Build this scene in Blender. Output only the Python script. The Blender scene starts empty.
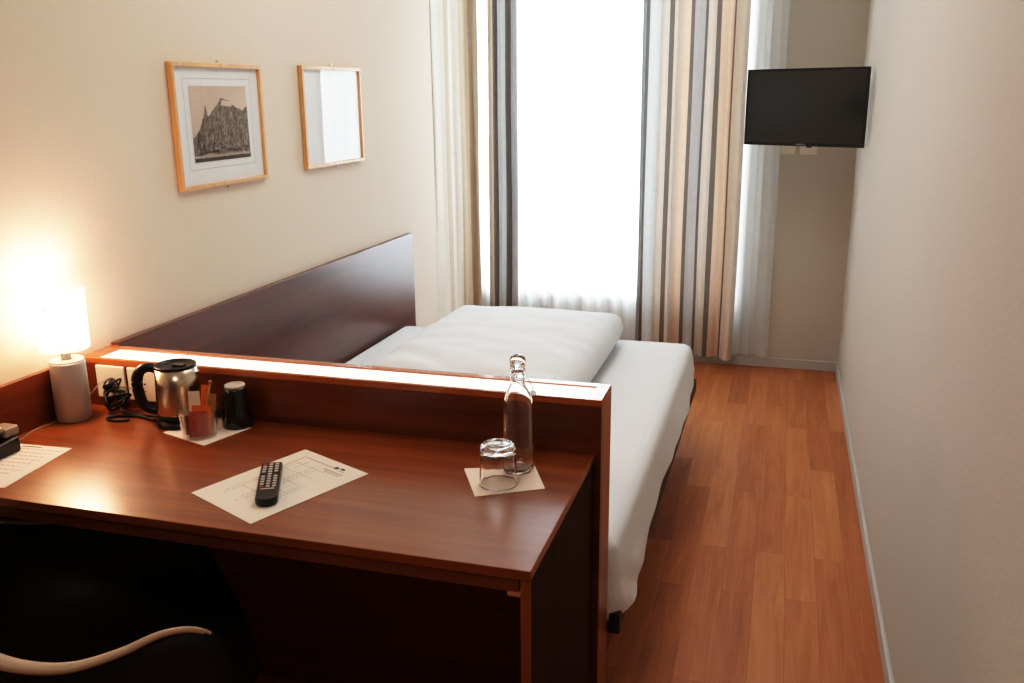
import bpy, bmesh, math, random
from mathutils import Vector, Matrix, noise
random.seed(7)
PI = math.pi
COL = bpy.context.scene.collection

# ------------------------------------------------------------------ materials
def srgb(r, g, b):
    f = lambda c: (c/255/12.92) if c/255 <= 0.04045 else ((c/255+0.055)/1.055)**2.4
    return (f(r), f(g), f(b), 1)

def new_mat(name):
    m = bpy.data.materials.new(name); m.use_nodes = True
    nt = m.node_tree
    return m, nt, nt.nodes['Principled BSDF'], nt.nodes['Material Output']

def mat(name, col, rough=.5, metal=0, coat=0, bump=0, bscale=200, var=0, vscale=6, spec=None, emit=None, es=0, sheen=0):
    m, nt, b, out = new_mat(name)
    b.inputs['Base Color'].default_value = col
    b.inputs['Roughness'].default_value = rough
    b.inputs['Metallic'].default_value = metal
    b.inputs['Coat Weight'].default_value = coat
    b.inputs['Coat Roughness'].default_value = .12
    if spec is not None: b.inputs['Specular IOR Level'].default_value = spec
    if sheen: b.inputs['Sheen Weight'].default_value = sheen
    if emit: 
        b.inputs['Emission Color'].default_value = emit; b.inputs['Emission Strength'].default_value = es
    tc = nt.nodes.new('ShaderNodeTexCoord')
    if var:
        n = nt.nodes.new('ShaderNodeTexNoise'); n.inputs['Scale'].default_value = vscale; n.inputs['Detail'].default_value = 4
        nt.links.new(tc.outputs['Object'], n.inputs['Vector'])
        r = nt.nodes.new('ShaderNodeValToRGB')
        r.color_ramp.elements[0].position = .3; r.color_ramp.elements[1].position = .7
        r.color_ramp.elements[0].color = [c*(1-var) for c in col[:3]]+[1]
        r.color_ramp.elements[1].color = [min(1, c*(1+var)) for c in col[:3]]+[1]
        nt.links.new(n.outputs['Fac'], r.inputs['Fac']); nt.links.new(r.outputs['Color'], b.inputs['Base Color'])
    if bump:
        n = nt.nodes.new('ShaderNodeTexNoise'); n.inputs['Scale'].default_value = bscale; n.inputs['Detail'].default_value = 3
        nt.links.new(tc.outputs['Object'], n.inputs['Vector'])
        bp = nt.nodes.new('ShaderNodeBump'); bp.inputs['Strength'].default_value = bump; bp.inputs['Distance'].default_value = .004
        nt.links.new(n.outputs['Fac'], bp.inputs['Height']); nt.links.new(bp.outputs['Normal'], b.inputs['Normal'])
    return m

def wood(name, c0, c1, axis=0, rough=.3, coat=.3, scale=9, coat_rough=.15, spec=.5):
    """streaky veneer, grain running along the given axis"""
    m, nt, b, out = new_mat(name)
    tc = nt.nodes.new('ShaderNodeTexCoord'); mp = nt.nodes.new('ShaderNodeMapping')
    s = [scale*2.2]*3; s[axis] = scale*.14
    mp.inputs['Scale'].default_value = s
    nt.links.new(tc.outputs['Object'], mp.inputs['Vector'])
    n = nt.nodes.new('ShaderNodeTexNoise'); n.inputs['Scale'].default_value = 1.6; n.inputs['Detail'].default_value = 7; n.inputs['Roughness'].default_value = .62
    n.inputs['Distortion'].default_value = .5
    nt.links.new(mp.outputs['Vector'], n.inputs['Vector'])
    r = nt.nodes.new('ShaderNodeValToRGB')
    r.color_ramp.elements[0].position = .32; r.color_ramp.elements[1].position = .7
    r.color_ramp.elements[0].color = c0; r.color_ramp.elements[1].color = c1
    nt.links.new(n.outputs['Fac'], r.inputs['Fac']); nt.links.new(r.outputs['Color'], b.inputs['Base Color'])
    b.inputs['Roughness'].default_value = rough
    b.inputs['Coat Weight'].default_value = coat; b.inputs['Coat Roughness'].default_value = coat_rough
    b.inputs['Specular IOR Level'].default_value = spec
    return m

def plank_floor(name):
    """cherry strip laminate, strips along Y"""
    m, nt, b, out = new_mat(name)
    N = nt.nodes.new; L = nt.links.new
    tc = N('ShaderNodeTexCoord'); mp = N('ShaderNodeMapping')
    mp.inputs['Rotation'].default_value = (0, 0, PI/2)
    L(tc.outputs['Object'], mp.inputs['Vector'])
    br = N('ShaderNodeTexBrick'); br.offset = .37; br.offset_frequency = 2; br.squash = 1
    br.inputs['Scale'].default_value = 1; br.inputs['Brick Width'].default_value = .78; br.inputs['Row Height'].default_value = .096
    br.inputs['Mortar Size'].default_value = .0007; br.inputs['Mortar Smooth'].default_value = .1; br.inputs['Bias'].default_value = 0
    br.inputs['Color1'].default_value = (0, 0, 0, 1); br.inputs['Color2'].default_value = (1, 1, 1, 1); br.inputs['Mortar'].default_value = (.3, .3, .3, 1)
    L(mp.outputs['Vector'], br.inputs['Vector'])
    mp2 = N('ShaderNodeMapping'); mp2.inputs['Scale'].default_value = (24, 1.6, 24)
    L(tc.outputs['Object'], mp2.inputs['Vector'])
    ad = N('ShaderNodeVectorMath'); ad.operation = 'ADD'
    sc = N('ShaderNodeVectorMath'); sc.operation = 'SCALE'; sc.inputs['Scale'].default_value = 13
    L(br.outputs['Color'], sc.inputs[0]); L(mp2.outputs['Vector'], ad.inputs[0]); L(sc.outputs['Vector'], ad.inputs[1])
    n = N('ShaderNodeTexNoise'); n.inputs['Scale'].default_value = 1.2; n.inputs['Detail'].default_value = 7; n.inputs['Roughness'].default_value = .65; n.inputs['Distortion'].default_value = .8
    L(ad.outputs['Vector'], n.inputs['Vector'])
    mx = N('ShaderNodeMath'); mx.operation = 'MULTIPLY_ADD'; mx.inputs[1].default_value = .3
    hw = N('ShaderNodeMath'); hw.operation = 'MULTIPLY'; hw.inputs[1].default_value = .82
    L(n.outputs['Fac'], hw.inputs[0])
    bw = N('ShaderNodeRGBToBW'); L(br.outputs['Color'], bw.inputs['Color'])
    L(bw.outputs['Val'], mx.inputs[0]); L(hw.outputs['Value'], mx.inputs[2])
    r = N('ShaderNodeValToRGB'); e = r.color_ramp.elements
    e[0].position = .2; e[0].color = srgb(142, 82, 48)
    e[1].position = .85; e[1].color = srgb(206, 140, 94)
    k = e.new(.5); k.color = srgb(178, 110, 69)
    L(mx.outputs['Value'], r.inputs['Fac'])
    dk = N('ShaderNodeMix'); dk.data_type = 'RGBA'; dk.blend_type = 'MULTIPLY'; dk.inputs[0].default_value = 1
    inv = N('ShaderNodeMapRange'); inv.inputs['To Min'].default_value = 1; inv.inputs['To Max'].default_value = .72
    L(br.outputs['Fac'], inv.inputs['Value']); L(r.outputs['Color'], dk.inputs[6]); L(inv.outputs['Result'], dk.inputs[7])
    L(dk.outputs[2], b.inputs['Base Color'])
    b.inputs['Roughness'].default_value = .42
    b.inputs['Specular IOR Level'].default_value = .45
    return m

def thin_glass(name, tint=(1, 1, 1, 1), ior=1.45, boost=0.0):
    m, nt, b, out = new_mat(name)
    nt.nodes.remove(b)
    t = nt.nodes.new('ShaderNodeBsdfTransparent'); t.inputs['Color'].default_value = tint
    g = nt.nodes.new('ShaderNodeBsdfGlossy'); g.inputs['Roughness'].default_value = .02
    lw = nt.nodes.new('ShaderNodeLayerWeight')
    pw = nt.nodes.new('ShaderNodeMath'); pw.operation = 'POWER'; pw.inputs[1].default_value = 4.2
    nt.links.new(lw.outputs['Facing'], pw.inputs[0])
    f0 = ((ior-1)/(ior+1))**2+boost
    f = nt.nodes.new('ShaderNodeMath'); f.operation = 'MULTIPLY'; f.inputs[1].default_value = 1-f0
    nt.links.new(pw.outputs[0], f.inputs[0])
    a = nt.nodes.new('ShaderNodeMath'); a.operation = 'ADD'; a.use_clamp = True; a.inputs[1].default_value = f0
    x = nt.nodes.new('ShaderNodeMixShader')
    nt.links.new(f.outputs[0], a.inputs[0]); nt.links.new(a.outputs[0], x.inputs['Fac'])
    nt.links.new(t.outputs[0], x.inputs[1]); nt.links.new(g.outputs[0], x.inputs[2]); nt.links.new(x.outputs[0], out.inputs['Surface'])
    return m

def veil(name, col, transp, transl):
    """woven sheer cloth: part see-through, part translucent, part diffuse"""
    m, nt, b, out = new_mat(name)
    nt.nodes.remove(b)
    t = nt.nodes.new('ShaderNodeBsdfTransparent'); t.inputs['Color'].default_value = (1, 1, 1, 1)
    l = nt.nodes.new('ShaderNodeBsdfTranslucent'); l.inputs['Color'].default_value = col
    d = nt.nodes.new('ShaderNodeBsdfDiffuse'); d.inputs['Color'].default_value = col
    tc = nt.nodes.new('ShaderNodeTexCoord')
    n = nt.nodes.new('ShaderNodeTexNoise'); n.inputs['Scale'].default_value = 160
    nt.links.new(tc.outputs['Object'], n.inputs['Vector'])
    mr = nt.nodes.new('ShaderNodeMapRange'); mr.inputs['To Min'].default_value = max(0, transp-.06); mr.inputs['To Max'].default_value = transp+.06
    nt.links.new(n.outputs['Fac'], mr.inputs['Value'])
    m1 = nt.nodes.new('ShaderNodeMixShader'); m1.inputs['Fac'].default_value = transl
    m2 = nt.nodes.new('ShaderNodeMixShader')
    nt.links.new(mr.outputs['Result'], m2.inputs['Fac'])
    nt.links.new(d.outputs[0], m1.inputs[1]); nt.links.new(l.outputs[0], m1.inputs[2])
    nt.links.new(m1.outputs[0], m2.inputs[1]); nt.links.new(t.outputs[0], m2.inputs[2]); nt.links.new(m2.outputs[0], out.inputs['Surface'])
    return m

def stripe_cloth(name, stops, transl=.25):
    """vertical woven stripes over UV.x, constant colour bands"""
    m, nt, b, out = new_mat(name)
    uv = nt.nodes.new('ShaderNodeUVMap'); uv.uv_map = 'UVMap'
    sp = nt.nodes.new('ShaderNodeSeparateXYZ'); nt.links.new(uv.outputs['UV'], sp.inputs[0])
    r = nt.nodes.new('ShaderNodeValToRGB'); r.color_ramp.interpolation = 'CONSTANT'
    e = r.color_ramp.elements
    e[0].position = 0; e[0].color = stops[0][1]
    e[1].position = stops[1][0]; e[1].color = stops[1][1]
    for p, c in stops[2:]:
        k = e.new(p); k.color = c
    nt.links.new(sp.outputs['X'], r.inputs['Fac'])
    tc = nt.nodes.new('ShaderNodeTexCoord'); n = nt.nodes.new('ShaderNodeTexNoise'); n.inputs['Scale'].default_value = 35; n.inputs['Detail'].default_value = 5
    nt.links.new(tc.outputs['Object'], n.inputs['Vector'])
    mr = nt.nodes.new('ShaderNodeMapRange'); mr.inputs['To Min'].default_value = .9; mr.inputs['To Max'].default_value = 1.1
    nt.links.new(n.outputs['Fac'], mr.inputs['Value'])
    mx = nt.nodes.new('ShaderNodeMix'); mx.data_type = 'RGBA'; mx.blend_type = 'MULTIPLY'; mx.inputs[0].default_value = 1
    nt.links.new(r.outputs['Color'], mx.inputs[6]); nt.links.new(mr.outputs['Result'], mx.inputs[7])
    nt.links.new(mx.outputs[2], b.inputs['Base Color'])
    b.inputs['Roughness'].default_value = .85; b.inputs['Sheen Weight'].default_value = .1
    t = nt.nodes.new('ShaderNodeBsdfTranslucent'); nt.links.new(mx.outputs[2], t.inputs['Color'])
    x = nt.nodes.new('ShaderNodeMixShader'); x.inputs['Fac'].default_value = transl
    nt.links.new(b.outputs[0], x.inputs[1]); nt.links.new(t.outputs[0], x.inputs[2]); nt.links.new(x.outputs[0], out.inputs['Surface'])
    return m

def solid_glass(name, ior=1.45, rough=0.0, col=(1, 1, 1, 1)):
    m, nt, b, out = new_mat(name)
    nt.nodes.remove(b)
    g = nt.nodes.new('ShaderNodeBsdfGlass'); g.inputs['IOR'].default_value = ior; g.inputs['Roughness'].default_value = rough; g.inputs['Color'].default_value = col
    nt.links.new(g.outputs[0], out.inputs['Surface'])
    return m

M = {}
M['wall_l'] = mat('cream_plaster', srgb(226, 212, 194), .85, bump=.18, bscale=90)
M['wall_r'] = mat('grey_cream_plaster', srgb(204, 196, 186), .85, bump=.22, bscale=110)
M['wall_b'] = mat('greige_plaster', srgb(200, 193, 182), .9, bump=.15, bscale=90)
M['wall_f'] = mat('dim_entrance_plaster', srgb(120, 104, 92), .9)
M['ceil'] = mat('ceiling_white', srgb(235, 232, 225), .9)
M['floor'] = plank_floor('cherry_strip_floor')
M['base'] = mat('baseboard_grey', srgb(196, 194, 190), .35)
M['desk'] = wood('cherry_veneer_top', srgb(116, 57, 22), srgb(146, 80, 37), 0, .32, .5, 8, .22)
M['woodx'] = wood('cherry_veneer_across', srgb(92, 46, 24), srgb(124, 66, 36), 0, .34, .25, 8)
M['woody'] = wood('cherry_veneer_along', srgb(94, 45, 24), srgb(126, 66, 35), 1, .32, .3, 8)
M['woodz'] = wood('cherry_veneer_upright', srgb(138, 74, 44), srgb(172, 98, 60), 2, .34, .25, 8)
M['shaded_veneer'] = wood('cherry_veneer_shade', srgb(34, 12, 6), srgb(54, 20, 10), 2, .6, 0, 8, .15, .15)  # same cherry veneer, with the desk sides' shade put into the colour
M['rail'] = wood('cherry_rail', srgb(152, 84, 46), srgb(188, 110, 64), 0, .22, .5, 8, .08)
M['head'] = wood('headboard_veneer', srgb(70, 27, 14), srgb(98, 42, 22), 1, .3, .6, 7, .28)
M['white_cloth'] = mat('white_cotton', srgb(230, 236, 241), .9, bump=.12, bscale=22, sheen=.15)
M['sheet'] = mat('white_sheet', srgb(230, 234, 237), .9, bump=.1, bscale=16, sheen=.15)
M['mattress'] = mat('mattress_ticking', srgb(215, 212, 205), .9, var=.05)
M['steel_dark'] = mat('dark_painted_steel', srgb(62, 66, 68), .45, .6)
M['paper'] = mat('white_paper', srgb(236, 228, 216), .75, var=.02)
M['ink'] = mat('faded_grey_ink', srgb(188, 172, 158), .8)
M['ink_dark'] = mat('dark_ink', srgb(92, 86, 84), .8)
M['napkin'] = mat('paper_napkin', srgb(250, 234, 220), .9, bump=.3, bscale=120)
M['black'] = mat('black_plastic', srgb(17, 17, 18), .35)
M['black_matt'] = mat('black_rubber', srgb(14, 14, 15), .6)
M['black_gloss'] = mat('black_gloss_plastic', srgb(12, 12, 13), .12, coat=.5)
M['steel'] = mat('brushed_steel', srgb(205, 190, 172), .24, 1, bump=.05, bscale=60)
M['chrome'] = mat('chrome', srgb(220, 220, 220), .12, 1)
M['lamp_metal'] = mat('satin_silver_metal', srgb(196, 190, 184), .48, .35)
M['lamp_top'] = mat('light_lamp_cap', srgb(222, 216, 206), .5)
M['button'] = mat('grey_rubber_keys', srgb(205, 196, 186), .6)
M['button_red'] = mat('red_rubber_key', srgb(200, 70, 60), .6)
M['socket'] = mat('white_socket_plastic', srgb(232, 224, 212), .4)
M['hole'] = mat('socket_hole', srgb(70, 64, 58), .7)
M['frame'] = wood('light_beech_frame', srgb(208, 150, 98), srgb(234, 190, 140), 2, .35, .2, 10)
M['mat_board'] = mat('pale_mat_board', srgb(240, 243, 242), .85)
M['mat_line'] = mat('mat_rule_line', srgb(190, 184, 172), .8)
M['print_sky'] = mat('engraving_sky', srgb(214, 194, 178), .85, var=.06, vscale=9)
M['print_rock'] = mat('engraving_rock', srgb(128, 118, 110), .85, var=.55, vscale=90)
M['print_light'] = mat('engraving_light', srgb(176, 162, 150), .85, var=.25, vscale=90)
M['print_dark'] = mat('engraving_dark', srgb(82, 75, 72), .85, var=.4, vscale=90)
M['pic_glass'] = thin_glass('picture_glass', (1, 1, 1, 1), 1.5)
M['pane'] = thin_glass('window_glass', (.97, .99, 1, 1), 1.3)
M['clear'] = solid_glass('clear_bottle_glass', 1.46)
M['clear_plastic'] = thin_glass('clear_plastic', (.985, .98, .975, 1), 1.4, 0)
M['ceramic'] = veil('milky_white_stopper', (.96, .96, .96, 1), .3, .6)
M['navy'] = mat('black_glazed_stoneware', srgb(20, 22, 27), .22, coat=.5)
M['stone'] = mat('unglazed_rim', srgb(206, 196, 182), .7)
M['sach_red'] = mat('rose_sachet_paper', srgb(186, 88, 78), .5, var=.12, vscale=60)
M['sach_brown'] = mat('brown_sachet_paper', srgb(70, 36, 24), .4, var=.2, vscale=60)
M['sach_orange'] = mat('orange_sachet_paper', srgb(222, 128, 60), .5)
M['sach_white'] = mat('white_sachet_paper', srgb(232, 222, 208), .5)
M['sach_tan'] = mat('tan_stick_paper', srgb(176, 128, 88), .6)
M['win_frame'] = mat('white_window_paint', srgb(236, 238, 238), .4)
M['tv_screen'] = mat('dark_tv_screen', srgb(25, 31, 33), .14, coat=.5)
M['tv_case'] = mat('black_tv_case', srgb(13, 13, 14), .3)
M['logo'] = mat('pale_logo_print', srgb(190, 190, 190), .5)
M['shell'] = mat('black_chair_shell', srgb(10, 9, 9), .6)
M['chair_rim'] = mat('beige_chair_edge', srgb(186, 160, 138), .5)
M['chair_leg'] = mat('dark_metal_leg', srgb(30, 28, 28), .4, .7)
M['cord'] = mat('grey_lamp_cord', srgb(150, 132, 112), .6)
M['sheer'] = veil('white_voile', (.90, .93, .95, 1), .16, .6)
M['diffuser'] = mat('frosted_light_panel', srgb(240, 238, 232), .35, emit=(1, .95, .9, 1), es=1.1)
M['beige_drape'] = mat('cream_drape', srgb(182, 160, 134), .9, bump=.1, bscale=60, var=.04, vscale=5)

def shade_mat():
    m, nt, b, out = new_mat('frosted_lamp_shade')
    nt.nodes.remove(b)
    l = nt.nodes.new('ShaderNodeBsdfTranslucent'); l.inputs['Color'].default_value = (1, .93, .85, 1)
    t = nt.nodes.new('ShaderNodeBsdfTransparent'); t.inputs['Color'].default_value = (1, .97, .93, 1)
    e = nt.nodes.new('ShaderNodeEmission'); e.inputs['Color'].default_value = (1, .72, .46, 1); e.inputs['Strength'].default_value = .55
    x = nt.nodes.new('ShaderNodeMixShader'); x.inputs['Fac'].default_value = .45
    a = nt.nodes.new('ShaderNodeAddShader')
    nt.links.new(l.outputs[0], x.inputs[1]); nt.links.new(t.outputs[0], x.inputs[2])
    nt.links.new(x.outputs[0], a.inputs[0]); nt.links.new(e.outputs[0], a.inputs[1]); nt.links.new(a.outputs[0], out.inputs['Surface'])
    return m
M['shade'] = shade_mat()
M['bulb'] = mat('warm_bulb', srgb(255, 240, 215), .4, emit=(1, .7, .42, 1), es=14)

# ------------------------------------------------------------------ mesh helpers
def box(bm, c, s, mi=0, rot=None):
    vs = []
    for x in (-.5, .5):
        for y in (-.5, .5):
            for z in (-.5, .5):
                v = Vector((x*s[0], y*s[1], z*s[2]))
                if rot is not None: v = rot @ v
                vs.append(bm.verts.new(v+Vector(c)))
    for q in ((0, 1, 3, 2), (4, 6, 7, 5), (0, 4, 5, 1), (2, 3, 7, 6), (0, 2, 6, 4), (1, 5, 7, 3)):
        f = bm.faces.new([vs[i] for i in q]); f.material_index = mi
    return vs

def bx(bm, x0, x1, y0, y1, z0, z1, mi=0):
    return box(bm, ((x0+x1)/2, (y0+y1)/2, (z0+z1)/2), (x1-x0, y1-y0, z1-z0), mi)

def lathe(bm, prof, n=40, c=(0, 0, 0), mi=0, cap0=True, cap1=True, sx=1, sy=1):
    rings = []
    for r, z in prof:
        rings.append([bm.verts.new((c[0]+sx*r*math.cos(2*PI*i/n), c[1]+sy*r*math.sin(2*PI*i/n), c[2]+z)) for i in range(n)])
    for a, b in zip(rings, rings[1:]):
        for i in range(n):
            f = bm.faces.new((a[i], a[(i+1) % n], b[(i+1) % n], b[i])); f.material_index = mi; f.smooth = True
    if cap0: f = bm.faces.new(rings[0][::-1]); f.material_index = mi
    if cap1: f = bm.faces.new(rings[-1]); f.material_index = mi
    return rings

def spline(P, k=8):
    P = [Vector(p) for p in P]; out = []
    for i in range(len(P)-1):
        p0 = P[max(i-1, 0)]; p1 = P[i]; p2 = P[i+1]; p3 = P[min(i+2, len(P)-1)]
        for j in range(k):
            t = j/k
            out.append(.5*((2*p1)+(p2-p0)*t+(2*p0-5*p1+4*p2-p3)*t*t+(-p0+3*p1-3*p2+p3)*t**3))
    out.append(P[-1]); return out

def tube(bm, P, rad, n=10, mi=0, closed=False):
    P = [Vector(p) for p in P]; m = len(P)
    R = rad if isinstance(rad, (list, tuple)) else [rad]*m
    up = Vector((0, 0, 1)); rings = []
    for i, p in enumerate(P):
        a = P[(i-1) % m] if (closed or i > 0) else p; b = P[(i+1) % m] if (closed or i < m-1) else p
        t = (b-a).normalized() if (b-a).length > 1e-9 else Vector((1, 0, 0))
        s = t.cross(up)
        if s.length < .05: s = t.cross(Vector((0, 1, 0)))
        s.normalize(); w = s.cross(t)
        rings.append([bm.verts.new(p+R[i]*(math.cos(2*PI*k/n)*s+math.sin(2*PI*k/n)*w)) for k in range(n)])
    for i in range(m if closed else m-1):
        a = rings[i]; b = rings[(i+1) % m]
        for k in range(n):
            f = bm.faces.new((a[k], a[(k+1) % n], b[(k+1) % n], b[k])); f.smooth = True; f.material_index = mi
    if not closed:
        bm.faces.new(rings[0][::-1]).material_index = mi; bm.faces.new(rings[-1]).material_index = mi

def poly(bm, pts, mi=0):
    f = bm.faces.new([bm.verts.new(p) for p in pts]); f.material_index = mi; return f

def obj(name, bm, m, parent=None, bevel=0, smooth=False, seg=2, recalc=True):
    if recalc: bmesh.ops.recalc_face_normals(bm, faces=bm.faces[:])
    me = bpy.data.meshes.new(name); bm.to_mesh(me); bm.free()
    ms = m if isinstance(m, (list, tuple)) else [m]
    for k in ms: me.materials.append(k)
    o = bpy.data.objects.new(name, me); COL.objects.link(o)
    if smooth:
        for p in me.polygons: p.use_smooth = True
    if bevel:
        b = o.modifiers.new('bevel', 'BEVEL'); b.width = bevel; b.segments = seg; b.limit_method = 'ANGLE'; b.angle_limit = .7
    if parent: o.parent = parent
    return o

def thing(name, label, cat, loc=(0, 0, 0), rz=0, group=None):
    o = bpy.data.objects.new(name, None); COL.objects.link(o)
    o.empty_display_size = .05
    o.location = loc; o.rotation_euler = (0, 0, rz); o['label'] = label; o['category'] = cat
    if group: o['group'] = group
    return o

def tag(o, label, cat, group=None):
    o['label'] = label; o['category'] = cat
    if group: o['group'] = group
    return o

def struct(name, bm, m, bevel=0, parent=None):
    o = obj(name, bm, m, parent, bevel)
    if parent is None: o['kind'] = 'structure'
    return o

B = bmesh.new
def one(f, *a, **k):
    bm = B(); f(bm, *a, **k); return bm

# ------------------------------------------------------------------ dimensions (metres)
W, YB, YF, H = 2.095, 3.336, -2.75, 2.65
DZ = .74                      # desk height
PX, PT, PZ = 1.386, .119, .868  # partition: right end, thickness, top

# ------------------------------------------------------------------ room shell
struct('floor', one(bx, -.12, W+.12, YF-.12, YB+.45, -.08, 0), M['floor'])
struct('ceiling', one(bx, -.12, W+.12, YF-.12, YB+.45, H, H+.08), M['ceil'])
struct('wall_left', one(bx, -.12, 0, YF-.12, YB+.3, 0, H), M['wall_l'])
struct('wall_right', one(bx, W, W+.12, YF-.12, YB+.3, 0, H), M['wall_r'])
struct('wall_front', one(bx, 0, W, YF-.12, YF, 0, H), M['wall_f'])
WX0, WX1, WZ0, WZ1 = .004, 1.49, .38, 2.50
bm = B()
bx(bm, 0, W, YB, YB+.3, 0, WZ0); bx(bm, 0, W, YB, YB+.3, WZ1, H)
bx(bm, WX1, W, YB, YB+.3, WZ0, WZ1)
struct('wall_back', bm, M['wall_b'])
# window: frame and two casements, glass panes
bm = B(); y0, y1 = YB+.17, YB+.235
for a in ((WX0, WX0+.03, WZ0, WZ1), (WX1-.05, WX1, WZ0, WZ1)): bx(bm, a[0], a[1], y0, y1, a[2], a[3])
for a in ((WZ0, WZ0+.05), (WZ1-.05, WZ1)): bx(bm, WX0+.03, WX1-.05, y0, y1, *a)
win = struct('window_1', bm, M['win_frame'], .003)
bm = B(); xm = (WX0+WX1)/2
bx(bm, xm-.035, xm+.035, y0+.005, y1-.005, WZ0+.05, WZ1-.05)
obj('mullion', bm, M['win_frame'], win, .003)
for a, b in ((WX0+.03, xm-.035), (xm+.035, WX1-.05)):
    obj('glass_pane', one(bx, a, b, YB+.2, YB+.204, WZ0+.05, WZ1-.05), M['pane'], win)
# baseboards
struct('baseboard_right', one(bx, W-.013, W, YF+.013, YB-.013, 0, .055), M['base'], .003)
struct('baseboard_back', one(bx, .013, W, YB-.013, YB, 0, .055), M['base'], .003)
struct('baseboard_left', one(bx, 0, .013, 2.25, YB-.013, 0, .055), M['base'], .003)

# ------------------------------------------------------------------ desk
YD = -.54; XD = 1.371
desk = thing('desk', 'glossy reddish-brown wooden desk built against the low light-topped partition', 'desk', (XD/2, YD/2, 0))
def local(bm, o):
    bmesh.ops.translate(bm, verts=bm.verts[:], vec=-Vector(o.location)); return bm
def part(name, bm, m, root, **k):
    local(bm, root); return obj(name, bm, m, root, **k)
part('tabletop', one(bx, .0165, XD, YD, -.001, DZ-.019, DZ), M['desk'], desk, bevel=.0015)
part('front_rail', one(bx, .0165, XD-.022, YD+.004, YD+.024, DZ-.045, DZ-.0195), M['woodx'], desk, bevel=.001)
part('side_panel', one(bx, XD-.019, XD, YD+.004, -.001, 0, DZ-.0195), [M['shaded_veneer']], desk, bevel=.001)
bm = one(bx, XD-.0185, XD-.0005, YD+.001, YD+.0038, 0.001, DZ-.02)
part('edge_strip', bm, M['woodz'], desk)
o = obj('backsplash', one(bx, .0005, .0155, YD, -.001, 0, PZ+.001), M['woody'], None, .001)
tag(o, 'low reddish wooden backsplash board along the left wall behind the lamp', 'backsplash')
part('side_panel', one(bx, .0165, .0355, YD+.026, -.001, 0, DZ-.0195), M['shaded_veneer'], desk, bevel=.001)
bm = B(); bx(bm, XD-.055, XD-.0195, YD+.035, YD+.075, DZ-.075, DZ-.0455)
part('bracket', bm, M['chrome'], desk, bevel=.004)

# ------------------------------------------------------------------ partition with lit top
par = thing('partition', 'low wooden partition with glowing white light strip along its top, between desk and bed', 'partition', (PX/2, PT/2, 0))
part('front_panel', one(bx, .001, PX, 0, .019, 0, PZ-.0165), M['woodx'], par, bevel=.001)
part('back_panel', one(bx, .001, PX-.0195, PT-.019, PT, 0, PZ-.0165), M['woodx'], par, bevel=.001)
part('end_panel', one(bx, PX-.019, PX, .0192, PT, 0, PZ-.0165), M['woodz'], par, bevel=.001)
part('front_top_rail', one(bx, .001, PX, 0, .011, PZ-.016, PZ), M['rail'], par, bevel=.0012)
part('back_top_rail', one(bx, .001, PX, PT-.024, PT, PZ-.016, PZ), M['rail'], par, bevel=.0012)
part('end_top_rail', one(bx, PX-.03, PX, .0112, PT-.0242, PZ-.016, PZ), M['rail'], par, bevel=.0012)
part('end_top_rail', one(bx, .001, .05, .0112, PT-.0242, PZ-.016, PZ), M['rail'], par, bevel=.0012)
o = part('light_panel', one(bx, .0505, PX-.0305, .0115, PT-.0245, PZ-.012, PZ-.004), M['diffuser'], par)
o['label'] = 'glowing frosted white light panel'

# headboard along the left wall
bm = one(bx, .001, .026, PT+.001, 2.215, 0, .875)
o = obj('headboard', bm, M['head'], None, .002)
tag(o, 'long dark glossy wooden headboard panel fixed along the left wall beside the bed', 'headboard')

# ------------------------------------------------------------------ bed
BX0, BX1, BY0, BY1, BZ = .03, 1.405, .125, 2.05, .462
bed = thing('bed', 'low bed with dark steel frame standing behind the wooden partition', 'bed', (.7, 1.1, 0))
bm = B()
for x in (BX0, 1.387): bx(bm, x, x+.028, .135, 2.16, .205, .262)
bx(bm, BX0+.028, 1.387, .135, .163, .205, .262); bx(bm, BX0+.028, 1.387, 2.132, 2.16, .205, .262)
for i in range(7): bx(bm, BX0+.028, 1.387, .3+i*.27, .36+i*.27, .245, .262)
part('frame', bm, M['steel_dark'], bed, bevel=.003)
for x in (.12, 1.27):
    for y in (.3, 1.95):
        part('leg', one(bx, x-.025, x+.025, y-.025, y+.025, 0, .2045), M['steel_dark'], bed, bevel=.003)
part('mattress', one(bx, BX0+.005, BX1-.02, BY0+.012, BY1-.012, .264, BZ-.008), M['mattress'], bed, bevel=.03, seg=4)
# fitted white sheet with a loose wavy hem
def rrect(x0, x1, y0, y1, r, per=14, nx=40, ny=64):
    pts = []
    def arc(cx, cy, a0):
        for i in range(per+1):
            a = a0+PI/2*i/per; pts.append((cx+r*math.cos(a), cy+r*math.sin(a), math.cos(a), math.sin(a)))
    def seg(ax, ay, bx_, by, n, nrm):
        for i in range(1, n): t = i/n; pts.append((ax+(bx_-ax)*t, ay+(by-ay)*t, nrm[0], nrm[1]))
    arc(x1-r, y1-r, 0); seg(x1-r, y1, x0+r, y1, nx, (0, 1))
    arc(x0+r, y1-r, PI/2); seg(x0, y1-r, x0, y0+r, ny, (-1, 0))
    arc(x0+r, y0+r, PI); seg(x0+r, y0, x1-r, y0, nx, (0, -1))
    arc(x1-r, y0+r, 3*PI/2); seg(x1, y0+r, x1, y1-r, ny, (1, 0))
    return pts
bm = B(); P = rrect(BX0, BX1, BY0, BY1, .05)
def hem_z(y):
    K = [(.12, .268), (.2, .27), (.38, .296), (.66, .312), (1.07, .325), (1.77, .345), (2.1, .35)]
    for (a, za), (b, zb) in zip(K, K[1:]):
        if y <= b: return za+(zb-za)*max(0, (y-a)/(b-a))
    return K[-1][1]
rings = []
LEV = [(-.046, 0, 0), (-.036, -.001, 0), (-.026, -.004, 0), (-.01, -.013, 0), (-.001, -.03, 0), (.002, -.05, 0)]
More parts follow.
